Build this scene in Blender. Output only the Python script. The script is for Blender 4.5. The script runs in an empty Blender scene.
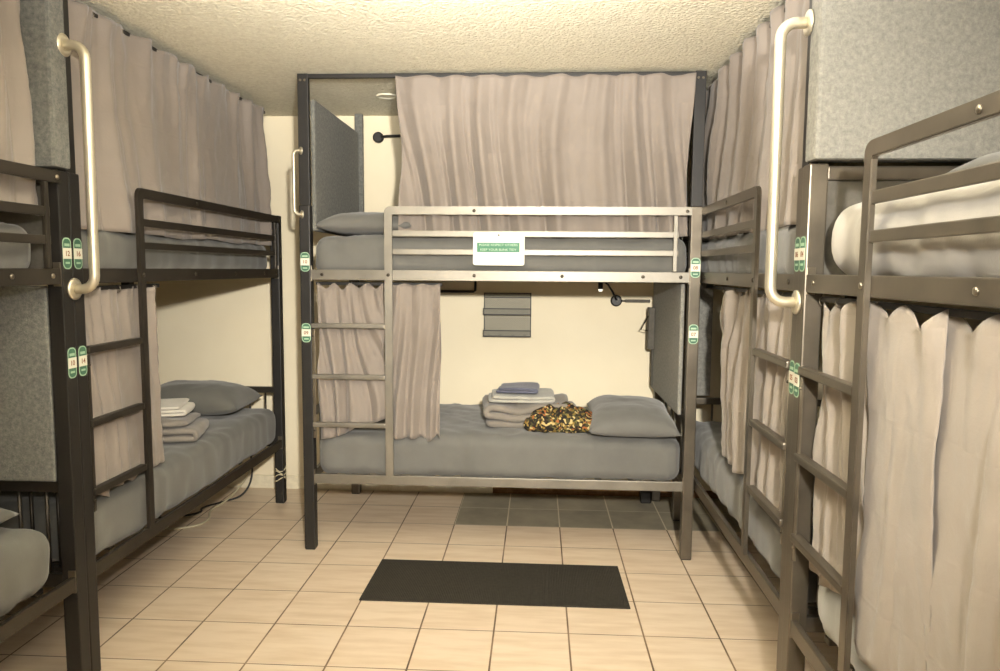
import bpy, bmesh, math, random
from mathutils import Vector, Matrix, noise
random.seed(7)
COL = bpy.context.scene.collection
PI = math.pi

# ---------------------------------------------------------------- materials
def lin(c):
    return tuple(((v/255.0)/12.92 if v/255.0 <= 0.04045 else ((v/255.0+0.055)/1.055)**2.4) for v in c) + (1.0,)

def new_mat(name):
    m = bpy.data.materials.new(name); m.use_nodes = True
    nt = m.node_tree; b = nt.nodes['Principled BSDF']
    return m, nt, b

def noise_node(nt, scale, detail=4, rough=0.6, vec=None):
    n = nt.nodes.new('ShaderNodeTexNoise'); n.inputs['Scale'].default_value = scale
    n.inputs['Detail'].default_value = detail; n.inputs['Roughness'].default_value = rough
    if vec is None:
        tc = nt.nodes.new('ShaderNodeTexCoord'); vec = tc.outputs['Object']
    nt.links.new(vec, n.inputs['Vector'])
    return n

def ramp(nt, fac, c0, c1, p0=0.3, p1=0.7):
    r = nt.nodes.new('ShaderNodeValToRGB')
    r.color_ramp.elements[0].position = p0; r.color_ramp.elements[0].color = c0
    r.color_ramp.elements[1].position = p1; r.color_ramp.elements[1].color = c1
    nt.links.new(fac, r.inputs['Fac'])
    return r

def bump(nt, b, h, strength, dist=0.01):
    bp = nt.nodes.new('ShaderNodeBump'); bp.inputs['Strength'].default_value = strength
    bp.inputs['Distance'].default_value = dist
    nt.links.new(h, bp.inputs['Height']); nt.links.new(bp.outputs['Normal'], b.inputs['Normal'])
    return bp

def mat_cloth(name, c0, c1, scale=6, bstr=0.3, bscale=260, rough=0.95, sheen=0.2):
    m, nt, b = new_mat(name)
    n = noise_node(nt, scale); r = ramp(nt, n.outputs['Fac'], lin(c0), lin(c1))
    nt.links.new(r.outputs['Color'], b.inputs['Base Color'])
    b.inputs['Roughness'].default_value = rough
    b.inputs['Sheen Weight'].default_value = sheen
    f = noise_node(nt, bscale, 2); bump(nt, b, f.outputs['Fac'], bstr, 0.002)
    return m

def mat_curtain(name, c0, c1):
    # woven drape fabric with the faint horizontal creases of packed curtains
    m, nt, b = new_mat(name)
    tc = nt.nodes.new('ShaderNodeTexCoord')
    n = noise_node(nt, 3.0, 3, 0.6, tc.outputs['Object'])
    r = ramp(nt, n.outputs['Fac'], lin(c0), lin(c1))
    nt.links.new(r.outputs['Color'], b.inputs['Base Color'])
    b.inputs['Roughness'].default_value = 0.75
    b.inputs['Sheen Weight'].default_value = 0.25
    sep = nt.nodes.new('ShaderNodeSeparateXYZ'); nt.links.new(tc.outputs['Object'], sep.inputs[0])
    wob = nt.nodes.new('ShaderNodeMath'); wob.operation = 'MULTIPLY_ADD'
    nt.links.new(n.outputs['Fac'], wob.inputs[0]); wob.inputs[1].default_value = 0.03
    nt.links.new(sep.outputs['Z'], wob.inputs[2])
    md = nt.nodes.new('ShaderNodeMath'); md.operation = 'PINGPONG'; md.inputs[1].default_value = 0.115
    nt.links.new(wob.outputs[0], md.inputs[0])
    mr = nt.nodes.new('ShaderNodeMapRange'); mr.inputs['From Min'].default_value = 0.0
    mr.inputs['From Max'].default_value = 0.008; mr.inputs['To Min'].default_value = 0.55; mr.inputs['To Max'].default_value = 1
    nt.links.new(md.outputs[0], mr.inputs['Value'])
    f = noise_node(nt, 22, 5, 0.65, tc.outputs['Object'])
    ad = nt.nodes.new('ShaderNodeMath'); ad.operation = 'MULTIPLY_ADD'; ad.inputs[1].default_value = 1.6
    nt.links.new(f.outputs['Fac'], ad.inputs[0]); nt.links.new(mr.outputs[0], ad.inputs[2])
    bump(nt, b, ad.outputs[0], 0.30, 0.005)
    # thin fabric lets a little light through
    tr = nt.nodes.new('ShaderNodeBsdfTranslucent'); nt.links.new(r.outputs['Color'], tr.inputs['Color'])
    mx = nt.nodes.new('ShaderNodeMixShader'); mx.inputs[0].default_value = 0.12
    nt.links.new(b.outputs[0], mx.inputs[1]); nt.links.new(tr.outputs[0], mx.inputs[2])
    out = nt.nodes['Material Output']; nt.links.new(mx.outputs[0], out.inputs['Surface'])
    return m

def mat_metal(name, c0, c1, metallic=0.85, rough=0.36, scale=5, bstr=0.05):
    m, nt, b = new_mat(name)
    n = noise_node(nt, scale, 5); r = ramp(nt, n.outputs['Fac'], lin(c0), lin(c1))
    nt.links.new(r.outputs['Color'], b.inputs['Base Color'])
    b.inputs['Metallic'].default_value = metallic
    rr = nt.nodes.new('ShaderNodeMapRange'); rr.inputs['To Min'].default_value = rough-0.07; rr.inputs['To Max'].default_value = rough+0.09
    nt.links.new(n.outputs['Fac'], rr.inputs['Value']); nt.links.new(rr.outputs[0], b.inputs['Roughness'])
    f = noise_node(nt, 300, 2); bump(nt, b, f.outputs['Fac'], bstr, 0.001)
    return m

def mat_felt(name, c0, c1):
    m, nt, b = new_mat(name)
    n = noise_node(nt, 60, 8, 0.8); r = ramp(nt, n.outputs['Fac'], lin(c0), lin(c1), 0.36, 0.64)
    nt.links.new(r.outputs['Color'], b.inputs['Base Color'])
    b.inputs['Roughness'].default_value = 1.0; b.inputs['Sheen Weight'].default_value = 0.05
    f = noise_node(nt, 120, 5, 0.8); bump(nt, b, f.outputs['Fac'], 0.8, 0.004)
    return m

def mat_plain(name, c, rough=0.5, metallic=0.0, var=8, emit=0):
    m, nt, b = new_mat(name)
    n = noise_node(nt, 30, 3)
    c0 = tuple(max(0, v-var) for v in c); c1 = tuple(min(255, v+var) for v in c)
    r = ramp(nt, n.outputs['Fac'], lin(c0), lin(c1))
    nt.links.new(r.outputs['Color'], b.inputs['Base Color'])
    b.inputs['Roughness'].default_value = rough; b.inputs['Metallic'].default_value = metallic
    if emit:
        nt.links.new(r.outputs['Color'], b.inputs['Emission Color']); b.inputs['Emission Strength'].default_value = emit
    return m

def mat_floor():
    m, nt, b = new_mat('ceramic_tiles')
    T = 0.3048; X0 = -0.7746; Y0 = 2.5192
    geo = nt.nodes.new('ShaderNodeNewGeometry')
    sep = nt.nodes.new('ShaderNodeSeparateXYZ'); nt.links.new(geo.outputs['Position'], sep.inputs[0])
    def M(op, a, bb=None, c=None):
        n = nt.nodes.new('ShaderNodeMath'); n.operation = op
        for i, v in enumerate((a, bb, c)):
            if v is None: continue
            if isinstance(v, (int, float)): n.inputs[i].default_value = v
            else: nt.links.new(v, n.inputs[i])
        return n.outputs[0]
    u = M('DIVIDE', M('SUBTRACT', sep.outputs['X'], X0), T)
    v = M('DIVIDE', M('SUBTRACT', sep.outputs['Y'], Y0), T)
    fu = M('FRACT', u); fv = M('FRACT', v)
    du = M('MINIMUM', fu, M('SUBTRACT', 1.0, fu)); dv = M('MINIMUM', fv, M('SUBTRACT', 1.0, fv))
    gu = M('LESS_THAN', du, 0.0115); gv = M('LESS_THAN', dv, 0.008)
    grout = M('MAXIMUM', gu, gv)
    cell = nt.nodes.new('ShaderNodeCombineXYZ')
    nt.links.new(M('FLOOR', u), cell.inputs[0]); nt.links.new(M('FLOOR', v), cell.inputs[1])
    wn = nt.nodes.new('ShaderNodeTexWhiteNoise'); nt.links.new(cell.outputs[0], wn.inputs['Vector'])
    # diagonal veining in the cream glaze
    vec = nt.nodes.new('ShaderNodeVectorMath'); vec.operation = 'ADD'
    nt.links.new(geo.outputs['Position'], vec.inputs[0]); nt.links.new(wn.outputs['Color'], vec.inputs[1])
    mp = nt.nodes.new('ShaderNodeMapping'); mp.inputs['Rotation'].default_value = (0, 0, 0.45); mp.inputs['Scale'].default_value = (2.2, 14, 1)
    nt.links.new(vec.outputs[0], mp.inputs['Vector'])
    n1 = noise_node(nt, 1.6, 5, 0.55, mp.outputs[0])
    r1 = ramp(nt, n1.outputs['Fac'], lin((208, 187, 160)), lin((220, 202, 178)), 0.35, 0.6)
    mixv = nt.nodes.new('ShaderNodeMix'); mixv.data_type = 'RGBA'; mixv.blend_type = 'MULTIPLY'
    nt.links.new(M('MULTIPLY', wn.outputs['Value'], 0.12), mixv.inputs[0])
    nt.links.new(r1.outputs['Color'], mixv.inputs[6]); mixv.inputs[7].default_value = lin((215, 195, 180))
    # grey replacement tiles in front of the back wall
    n2 = noise_node(nt, 4.5, 6, 0.6, vec.outputs[0])
    r2 = ramp(nt, n2.outputs['Fac'], lin((126, 120, 104)), lin((160, 151, 130)), 0.3, 0.7)
    grey = M('MULTIPLY', M('GREATER_THAN', u, 1.0), M('GREATER_THAN', v, 5.0))
    mt = nt.nodes.new('ShaderNodeMix'); mt.data_type = 'RGBA'
    nt.links.new(grey, mt.inputs[0]); nt.links.new(mixv.outputs[2], mt.inputs[6]); nt.links.new(r2.outputs['Color'], mt.inputs[7])
    gc = nt.nodes.new('ShaderNodeMix'); gc.data_type = 'RGBA'
    nt.links.new(grey, gc.inputs[0])
    gn = noise_node(nt, 5, 3, 0.5, geo.outputs['Position'])
    gr = ramp(nt, gn.outputs['Fac'], lin((78, 60, 42)), lin((132, 108, 82)), 0.35, 0.65)
    nt.links.new(gr.outputs['Color'], gc.inputs[6]); gc.inputs[7].default_value = lin((205, 194, 168))
    fin = nt.nodes.new('ShaderNodeMix'); fin.data_type = 'RGBA'
    nt.links.new(grout, fin.inputs[0]); nt.links.new(mt.outputs[2], fin.inputs[6]); nt.links.new(gc.outputs[2], fin.inputs[7])
    nt.links.new(fin.outputs[2], b.inputs['Base Color'])
    b.inputs['Roughness'].default_value = 0.42
    h = M('MULTIPLY_ADD', M('SUBTRACT', 1.0, grout), 1.0, M('MULTIPLY', n1.outputs['Fac'], 0.15))
    bump(nt, b, h, 0.35, 0.003)
    return m

def mat_ceiling():
    m, nt, b = new_mat('popcorn_ceiling')
    n = noise_node(nt, 55, 6, 0.7); r = ramp(nt, n.outputs['Fac'], lin((212, 204, 180)), lin((232, 226, 204)), 0.35, 0.62)
    nt.links.new(r.outputs['Color'], b.inputs['Base Color']); b.inputs['Roughness'].default_value = 1.0
    v = nt.nodes.new('ShaderNodeTexVoronoi'); v.inputs['Scale'].default_value = 70
    tc = nt.nodes.new('ShaderNodeTexCoord'); nt.links.new(tc.outputs['Object'], v.inputs['Vector'])
    mx = nt.nodes.new('ShaderNodeMath'); mx.operation = 'SUBTRACT'
    nt.links.new(n.outputs['Fac'], mx.inputs[0]); nt.links.new(v.outputs['Distance'], mx.inputs[1])
    bump(nt, b, mx.outputs[0], 0.55, 0.015)
    return m

def mat_wall():
    m, nt, b = new_mat('cream_paint')
    n = noise_node(nt, 2.0, 3); r = ramp(nt, n.outputs['Fac'], lin((224, 212, 184)), lin((230, 219, 192)))
    nt.links.new(r.outputs['Color'], b.inputs['Base Color']); b.inputs['Roughness'].default_value = 0.85
    f = noise_node(nt, 90, 3); bump(nt, b, f.outputs['Fac'], 0.12, 0.004)
    return m

def mat_camo():
    m, nt, b = new_mat('patterned_cloth')
    tc = nt.nodes.new('ShaderNodeTexCoord')
    wn = noise_node(nt, 25, 2, 0.5, tc.outputs['Object'])
    mv = nt.nodes.new('ShaderNodeVectorMath'); mv.operation = 'MULTIPLY_ADD'
    nt.links.new(wn.outputs['Color'], mv.inputs[0]); mv.inputs[1].default_value = (0.03, 0.03, 0.03); nt.links.new(tc.outputs['Object'], mv.inputs[2])
    v = nt.nodes.new('ShaderNodeTexVoronoi'); v.inputs['Scale'].default_value = 85
    nt.links.new(mv.outputs[0], v.inputs['Vector'])
    sp_ = nt.nodes.new('ShaderNodeSeparateColor'); nt.links.new(v.outputs['Color'], sp_.inputs[0])
    r = nt.nodes.new('ShaderNodeValToRGB'); r.color_ramp.interpolation = 'CONSTANT'
    e = r.color_ramp.elements
    e[0].position = 0.0; e[0].color = lin((24, 19, 13))
    e[1].position = 0.36; e[1].color = lin((62, 58, 30))
    for p, c in ((0.52, (128, 104, 46)), (0.66, (40, 26, 14)), (0.76, (146, 86, 40)), (0.84, (182, 162, 110)), (0.94, (96, 92, 48))):
        x = e.new(p); x.color = lin(c)
    nt.links.new(sp_.outputs[0], r.inputs['Fac']); nt.links.new(r.outputs['Color'], b.inputs['Base Color'])
    b.inputs['Roughness'].default_value = 0.9
    return m

def mat_mat():
    m, nt, b = new_mat('ribbed_rubber')
    n = noise_node(nt, 60, 5); r = ramp(nt, n.outputs['Fac'], lin((35, 31, 23)), lin((48, 43, 33)))
    nt.links.new(r.outputs['Color'], b.inputs['Base Color']); b.inputs['Roughness'].default_value = 0.85
    w = nt.nodes.new('ShaderNodeTexWave'); w.inputs['Scale'].default_value = 40; w.inputs['Distortion'].default_value = 0.3
    tc = nt.nodes.new('ShaderNodeTexCoord'); nt.links.new(tc.outputs['Object'], w.inputs['Vector'])
    bump(nt, b, w.outputs['Fac'], 0.5, 0.003)
    return m

def mat_mesh():
    # fine perforated metal: real holes through alpha
    m, nt, b = new_mat('perforated_grey_metal')
    b.inputs['Base Color'].default_value = lin((140, 137, 122)); b.inputs['Roughness'].default_value = 0.6
    tc = nt.nodes.new('ShaderNodeTexCoord')
    mp = nt.nodes.new('ShaderNodeMapping'); mp.inputs['Scale'].default_value = (160, 160, 160)
    nt.links.new(tc.outputs['Object'], mp.inputs['Vector'])
    ck = nt.nodes.new('ShaderNodeTexChecker'); ck.inputs['Scale'].default_value = 1.0
    nt.links.new(mp.outputs[0], ck.inputs['Vector'])
    mr = nt.nodes.new('ShaderNodeMapRange'); mr.inputs['To Min'].default_value = 0.25; mr.inputs['To Max'].default_value = 0.9
    nt.links.new(ck.outputs['Fac'], mr.inputs['Value']); nt.links.new(mr.outputs[0], b.inputs['Alpha'])
    return m

M = dict(
    floor=mat_floor(), ceiling=mat_ceiling(), wall=mat_wall(),
    base=mat_plain('white_baseboard', (214, 204, 178), 0.5),
    bare=mat_plain('bare_wood_strip', (110, 78, 42), 0.8, var=14),
    lit_metal=mat_metal('flash_lit_metal', (116, 112, 103), (136, 131, 121), 0.75, 0.44),  # bed metal with the flash's brightness put into its base colour
    shaded_metal=mat_metal('shade_darkened_metal', (46, 42, 36), (62, 56, 49), 0.55, 0.42),  # same bed metal, its darkness away from the flash painted in
    brown=mat_metal('brushed_brown_metal', (88, 82, 72), (108, 100, 88), 0.7, 0.38),
    black=mat_metal('black_painted_metal', (20, 18, 16), (31, 28, 25), 0.1, 0.5),
    chrome=mat_metal('brushed_chrome', (200, 192, 170), (214, 206, 186), 0.8, 0.42),
    bolt=mat_metal('bolt_steel', (120, 112, 98), (160, 150, 134), 0.9, 0.3),
    darkbolt=mat_metal('dark_bolt', (60, 54, 46), (84, 78, 68), 0.8, 0.35),
    curtain=mat_curtain('grey_mauve_drape', (128, 118, 109), (138, 128, 119)),
    pale=mat_curtain('pale_grey_drape', (137, 128, 118), (147, 137, 127)),
    sheet=mat_cloth('grey_sheet', (93, 92, 88), (102, 101, 97), 5),
    darksheet=mat_cloth('dark_grey_sheet', (86, 85, 80), (96, 95, 89), 5),
    palesheet=mat_cloth('pale_blue_grey_sheet', (150, 152, 150), (164, 165, 162), 5),
    whitesheet=mat_cloth('off_white_sheet', (144, 140, 133), (157, 152, 144), 5),
    duvet=mat_cloth('taupe_blanket', (112, 106, 98), (126, 119, 110), 9),
    towel=mat_cloth('pale_grey_towel', (150, 148, 140), (166, 164, 154), 14, 0.6, 160),
    blue=mat_cloth('slate_blue_cloth', (74, 76, 92), (90, 92, 108), 14, 0.6, 160),
    white=mat_cloth('white_cloth', (196, 190, 176), (208, 202, 190), 14, 0.6, 160),
    felt=mat_felt('grey_felt', (84, 86, 84), (122, 121, 114)),
    paleflt=mat_felt('light_grey_felt', (108, 107, 102), (140, 138, 130)),
    infill=mat_plain('grey_board', (84, 80, 72), 0.8),
    rubber=mat_mat(), camo=mat_camo(), mesh=mat_mesh(),
    blackpl=mat_plain('black_plastic', (24, 22, 20), 0.5, var=4),
    cable_w=mat_plain('white_cable', (190, 180, 150), 0.6),
    sign=mat_plain('white_sign', (212, 209, 192), 0.4, var=2),
    green=mat_plain('green_ink', (36, 104, 70), 0.5, var=4),
    dgreen=mat_plain('dark_green_ink', (56, 98, 76), 0.5, var=4),
    pgreen=mat_plain('pale_green_ink', (150, 178, 150), 0.5, var=4),
    ink=mat_plain('brown_ink', (128, 82, 52), 0.6, var=4),
    lens=mat_plain('lamp_lens', (250, 244, 226), 0.4, var=2, emit=1.5),
    trimw=mat_plain('white_trim', (230, 224, 204), 0.5, var=2),
    plate=mat_plain('brass_plate', (196, 172, 110), 0.4, 0.5),
)

# ---------------------------------------------------------------- mesh helpers
class MB:
    def __init__(s): s.bm = bmesh.new()
    def box(s, x0, x1, y0, y1, z0, z1, bev=0.003, rot=None):
        t = bmesh.new()
        bmesh.ops.create_cube(t, size=1)
        for v in t.verts:
            v.co = Vector(((x0+x1)/2+v.co.x*(x1-x0), (y0+y1)/2+v.co.y*(y1-y0), (z0+z1)/2+v.co.z*(z1-z0)))
        b = min(bev, 0.45*min(abs(x1-x0), abs(y1-y0), abs(z1-z0)))
        if b > 0:
            bmesh.ops.bevel(t, geom=list(t.edges), offset=b, segments=2, affect='EDGES', profile=0.6)
        if rot is not None:
            bmesh.ops.transform(t, matrix=rot, verts=t.verts)
        s.merge(t); return s
    def merge(s, t):
        me = bpy.data.meshes.new('tmp'); t.to_mesh(me); t.free(); s.bm.from_mesh(me); bpy.data.meshes.remove(me)
    def tube(s, pts, r, seg=12, caps=True):
        pts = [Vector(p) for p in pts]; rings = []
        up = None
        for i, p in enumerate(pts):
            a = pts[max(0, i-1)]; c = pts[min(len(pts)-1, i+1)]
            d = (c-a).normalized()
            if up is None:
                up = Vector((0, 0, 1)) if abs(d.z) < 0.9 else Vector((1, 0, 0))
            side = d.cross(up).normalized(); up = side.cross(d).normalized()
            rr = r[i] if isinstance(r, (list, tuple)) else r
            rings.append([s.bm.verts.new(p+(side*math.cos(2*PI*k/seg)+up*math.sin(2*PI*k/seg))*rr) for k in range(seg)])
        for a, c in zip(rings[:-1], rings[1:]):
            for k in range(seg):
                f = s.bm.faces.new((a[k], a[(k+1) % seg], c[(k+1) % seg], c[k])); f.smooth = True
        if caps:
            s.bm.faces.new(list(reversed(rings[0]))); s.bm.faces.new(rings[-1])
        return s
    def prism(s, poly, axis, a, b):
        # poly of 2-D points, extruded along axis ('x','y','z') from a to b
        def P(u, v, w):
            return {'x': (w, u, v), 'y': (u, w, v), 'z': (u, v, w)}[axis]
        A = [s.bm.verts.new(P(u, v, a)) for u, v in poly]; B = [s.bm.verts.new(P(u, v, b)) for u, v in poly]
        n = len(poly)
        for i in range(n): s.bm.faces.new((A[i], A[(i+1) % n], B[(i+1) % n], B[i]))
        s.bm.faces.new(list(reversed(A))); s.bm.faces.new(B)
        return s
    def build(s, name, mat, parent=None, smooth=False):
        bmesh.ops.recalc_face_normals(s.bm, faces=s.bm.faces)
        me = bpy.data.meshes.new(name); s.bm.to_mesh(me); s.bm.free()
        if smooth:
            for p in me.polygons: p.use_smooth = True
        me.materials.append(mat)
        o = bpy.data.objects.new(name, me); COL.objects.link(o)
        if parent: o.parent = parent
        return o

def empty(name, loc=(0, 0, 0), rz=0):
    o = bpy.data.objects.new(name, None); COL.objects.link(o)
    o.empty_display_size = 0.1; o.location = loc; o.rotation_euler = (0, 0, rz); return o

def tag(o, label, cat, group=None, kind=None):
    o['label'] = label; o['category'] = cat
    if group: o['group'] = group
    if kind: o['kind'] = kind
    return o

def struct(name, mb, mat, label=None):
    o = mb.build(name, mat); o['kind'] = 'structure'
    if label: o['label'] = label; o['category'] = name.split('_')[0]
    return o

def rotz_to(o, rz, loc):
    o.rotation_euler = (0, 0, rz); o.location = loc; return o

# ---------------------------------------------------------------- the room
XL, XR, YB, YF, H = -2.62, 1.90, 4.65, -0.9, 2.445
mb = MB().box(XL-0.1, XR+0.1, YF-0.1, YB+0.1, -0.1, 0, 0)
struct('floor', mb, M['floor'], 'cream ceramic tile floor with brown grout and a patch of grey tiles by the back wall')
mb = MB().box(XL-0.1, XR+0.1, YF-0.1, YB+0.1, H, H+0.1, 0)
struct('ceiling', mb, M['ceiling'], 'cream popcorn textured ceiling')
struct('wall_back', MB().box(XL, XR, YB, YB+0.1, 0, H, 0), M['wall'], 'plain cream painted back wall behind the middle bunk bed')
struct('wall_left', MB().box(XL-0.1, XL, YF, YB+0.1, 0, H, 0), M['wall'], 'cream painted wall beyond the left bunk beds')
struct('wall_right', MB().box(XR, XR+0.1, YF, YB+0.1, 0, H, 0), M['wall'], 'cream painted wall beyond the right bunk beds')
struct('wall_front', MB().box(XL, XR, YF-0.1, YF, 0, H, 0), M['wall'], 'cream painted wall behind the viewer')
struct('baseboard_back', MB().box(XL, -0.29, YB-0.014, YB, 0, 0.088, 0.003), M['base'], 'white baseboard along the left half of the back wall')
struct('baseboard_left', MB().box(XL, XL+0.014, YF, YB-0.014, 0, 0.088, 0.003), M['base'], 'white baseboard on the left wall')
struct('trim_1', MB().box(-0.285, XR, YB-0.006, YB, 0, 0.05, 0.001), M['bare'], 'bare brown strip where the baseboard is missing under the middle bunk')

# ---------------------------------------------------------------- bunk bed
L = 1.955; PW = 0.055; W = 1.0
def bolt_at(parent, x, z, y=0.0, mat='darkbolt', r=0.0085):
    mb = MB(); mb.tube([(x, y, z), (x, y-0.003, z), (x, y-0.005, z)], [r, r, r*0.55], 12)
    return mb.build('bolt', M[mat], parent, True)

def bunk_bed(label, loc, rz, mirror=False, rail='shaded_metal', post='shaded_metal', ladder=None, ext=(), group=None, headboard_ends=(0, 1),
             post_override=None, gx=0.4275, boltm='darkbolt', bolts=True, board_ends=()):
    root = empty('bunk_bed', loc, rz); tag(root, label, 'bunk bed', 'metal bunk beds around the room' if group is None else group)
    ladder = ladder or rail
    X = (lambda x: L-x) if mirror else (lambda x: x)
    def bx(mb, x0, x1, y0, y1, z0, z1, bev=0.003):
        a, b = sorted((X(x0), X(x1))); return mb.box(a, b, y0, y1, z0, z1, bev)
    def B(name, mat, x0, x1, y0, y1, z0, z1, bev=0.003):
        mb = MB(); bx(mb, x0, x1, y0, y1, z0, z1, bev); return mb.build(name, M[mat], root)
    h = PW/2
    # four posts; ones with extension run up for the curtain frame
    for ex, px in ((0, 0.0), (1, L)):
        pm = post
        if post_override and ex in post_override: pm = post_override[ex]
        p = B('post', pm, px-h, px+h, 0, PW, 0.004, 1.792, 0.005)
        B('post', post, px-h, px+h, W-PW, W, 0.004, 1.792, 0.005)
        for yy in (0.0, W-PW):
            B('rubber_foot', 'blackpl', px-h+0.003, px+h-0.003, yy+0.003, yy+PW-0.003, 0.0, 0.006, 0.001)
        # end frames: upper and lower cross rails and bars
        ym0, ym1 = PW, W-PW
        B('end_rail', rail, px-0.012, px+0.012, ym0, ym1, 1.417, 1.467)
        B('end_rail', rail, px-0.012, px+0.012, ym0, ym1, 0.360, 0.408)
        B('headboard_bar', rail, px-0.014, px+0.014, ym0, ym1, 1.745, 1.787, 0.006)
        B('headboard_bar', rail, px-0.014, px+0.014, ym0, ym1, 0.700, 0.738, 0.006)
        n = 9
        for k in range(n):
            yy = ym0+(k+0.6)*(ym1-ym0)/n
            if (k % 3) == 2: continue
            mb = MB(); mb.tube([(X(px), yy, 0.405), (X(px), yy, 0.703)], 0.0065, 8)
            mb.build('spindle', M[rail], root)
        if ex in board_ends:
            B('infill_panel', 'infill', px-0.006, px+0.006, ym0+0.002, ym1-0.002, 1.468, 1.744, 0)
    # side rails
    for z0, z1 in ((1.417, 1.470), (0.358, 0.408)):
        B('side_rail', rail, h, L-h, 0.004, 0.024, z0, z1)
        B('side_rail', rail, h, L-h, W-0.024, W-0.004, z0, z1)
    # wall-side guard bar
    B('guard_bar', rail, h, L-h, W-0.034, W-0.010, 1.745, 1.785, 0.005)
    # slat decks
    for zz in (1.425, 0.368):
        mb = MB()
        for k in range(11):
            xx = 0.09+k*(L-0.18)/10
            bx(mb, xx-0.017, xx+0.017, 0.09, W-0.0245, zz, zz+0.018, 0.002)
        mb.build('slat_deck', M[rail], root)
    # ladder upright bends over into the top guard bar
    gw = 0.020; R = 0.03
    mb = MB()
    pts = [(gx-gw, 0.408), (gx-gw, 1.787-R)]
    for k in range(1, 7):
        a = PI-(PI/2)*k/6; pts.append((gx-gw+R+R*math.cos(a), 1.787-R+R*math.sin(a)))
    pts += [(L-h, 1.787), (L-h, 1.747), (gx+gw+0.006, 1.747), (gx+gw, 1.741), (gx+gw, 0.408)]
    if mirror: pts = [(L-u, v) for u, v in pts][::-1]
    mb.prism(pts, 'y', -0.012, 0.0035)
    bmesh.ops.recalc_face_normals(mb.bm, faces=mb.bm.faces)
    bmesh.ops.bevel(mb.bm, geom=[e for e in mb.bm.edges if e.calc_face_angle(0) > 0.9], offset=0.0025, segments=2, affect='EDGES')
    mb.build('ladder_rail', M[ladder], root)
    # guard slats and end upright
    B('guard_slat', ladder, gx+gw, L-0.085, -0.008, 0.003, 1.637, 1.668)
    B('guard_slat', ladder, gx+gw, L-0.085, -0.008, 0.003, 1.547, 1.576)
    B('guard_upright', ladder, L-0.112, L-0.092, -0.0115, 0.0035, 1.471, 1.746)
    for z in (1.184, 0.921, 0.671):
        B('rung', ladder, h, gx-gw, -0.010, 0.020, z-0.013, z+0.013, 0.006)
    B('ladder_bracket', 'bolt' if post == 'brown' else ladder, h+0.001, h+0.016, 0.0, 0.006, 0.60, 1.165, 0.001)
    if bolts:
        for x, z in ((0.085, 1.445), (gx, 1.445), (0.86, 1.445), (1.30, 1.445), (1.70, 1.445), (L-0.07, 1.445), (0.86, 1.766), (L-0.05, 1.766)):
            bolt_at(root, X(x), z, -0.0115 if z > 1.7 or x == gx else 0.004, boltm)
        for z in (1.13, 0.64):
            bolt_at(root, X(h+0.008), z, 0.0, boltm, 0.005)
        for ex in (0.0, L):   # bracket plates with bolt on posts
            s_ = 1 if ex == 0 else -1
            B('bracket', 'bolt', ex+s_*(h+0.0005)-0.003, ex+s_*(h+0.0005)+0.003, 0.004, 0.030, 1.41, 1.49, 0.001)
            B('bracket', 'bolt', ex+s_*(h+0.0005)-0.003, ex+s_*(h+0.0005)+0.003, 0.004, 0.030, 0.35, 0.43, 0.001)
    for ex in ext:
        px = 0.0 if ex == 0 else L
        B('extension_post', 'black', px-0.028, px+0.026, 0.010, 0.040, 1.792, 2.439)
    return root, X

def label_sticker(parent, x, z, num, y=-0.0008, w=0.047, hh=0.098):
    # rounded green tag with a white centre and a small brown number
    root = None
    r = w/2*0.8
    def rr(w2, h2, rad, n=6):
        P = []
        for cx, cy, a0 in ((w2-rad, h2-rad, 0), (-w2+rad, h2-rad, PI/2), (-w2+rad, -h2+rad, PI), (w2-rad, -h2+rad, 1.5*PI)):
            for k in range(n+1):
                a = a0+PI/2*k/n; P.append((x+cx+rad*math.cos(a), z+cy+rad*math.sin(a)))
        return P
    o = MB().prism(rr(w/2, hh/2, r), 'y', y, y+0.0006).build('number_tag', M['pgreen'], parent)
    MB().prism(rr(w/2-0.004, hh/2-0.004, r-0.003), 'y', y-0.0004, y).build('tag_field', M['dgreen'], o)
    MB().box(x-w/2, x+w/2, y-0.0012, y-0.0004, z-0.018, z+0.018, 0).build('tag_centre', M['sign'], o)
    MB().box(x-w*0.3, x+w*0.3, y-0.0010, y-0.0004, z+0.024, z+0.033, 0).build('tag_band', M['pgreen'], o)
    MB().box(x-w*0.25, x+w*0.25, y-0.0010, y-0.0004, z-0.035, z-0.028, 0).build('tag_band', M['pgreen'], o)
    text_mesh('tag_number', num, 0.024, (x, y-0.0016, z-0.001), M['ink'], o, bold=True)
    return o

def text_mesh(name, body, size, loc, mat, parent, bold=False, width=None):
    cu = bpy.data.curves.new(name, 'FONT'); cu.body = body; cu.size = size
    cu.align_x = 'CENTER'; cu.align_y = 'CENTER'; cu.extrude = 0.0002
    if bold: cu.offset = size*0.02
    t = bpy.data.objects.new('tmp_text', cu); COL.objects.link(t)
    bpy.context.view_layer.update()
    me = bpy.data.meshes.new_from_object(t.evaluated_get(bpy.context.evaluated_depsgraph_get()))
    COL.objects.unlink(t); bpy.data.objects.remove(t)
    xs = [v.co.x for v in me.vertices]; sc = 1.0
    if width and xs: sc = width/(max(xs)-min(xs))
    for v in me.vertices:
        v.co = Vector((loc[0]+v.co.x*sc, loc[1]-v.co.z, loc[2]+v.co.y))
    me.materials.clear(); me.materials.append(mat)
    o = bpy.data.objects.new(name, me); COL.objects.link(o); o.parent = parent
    return o

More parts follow.
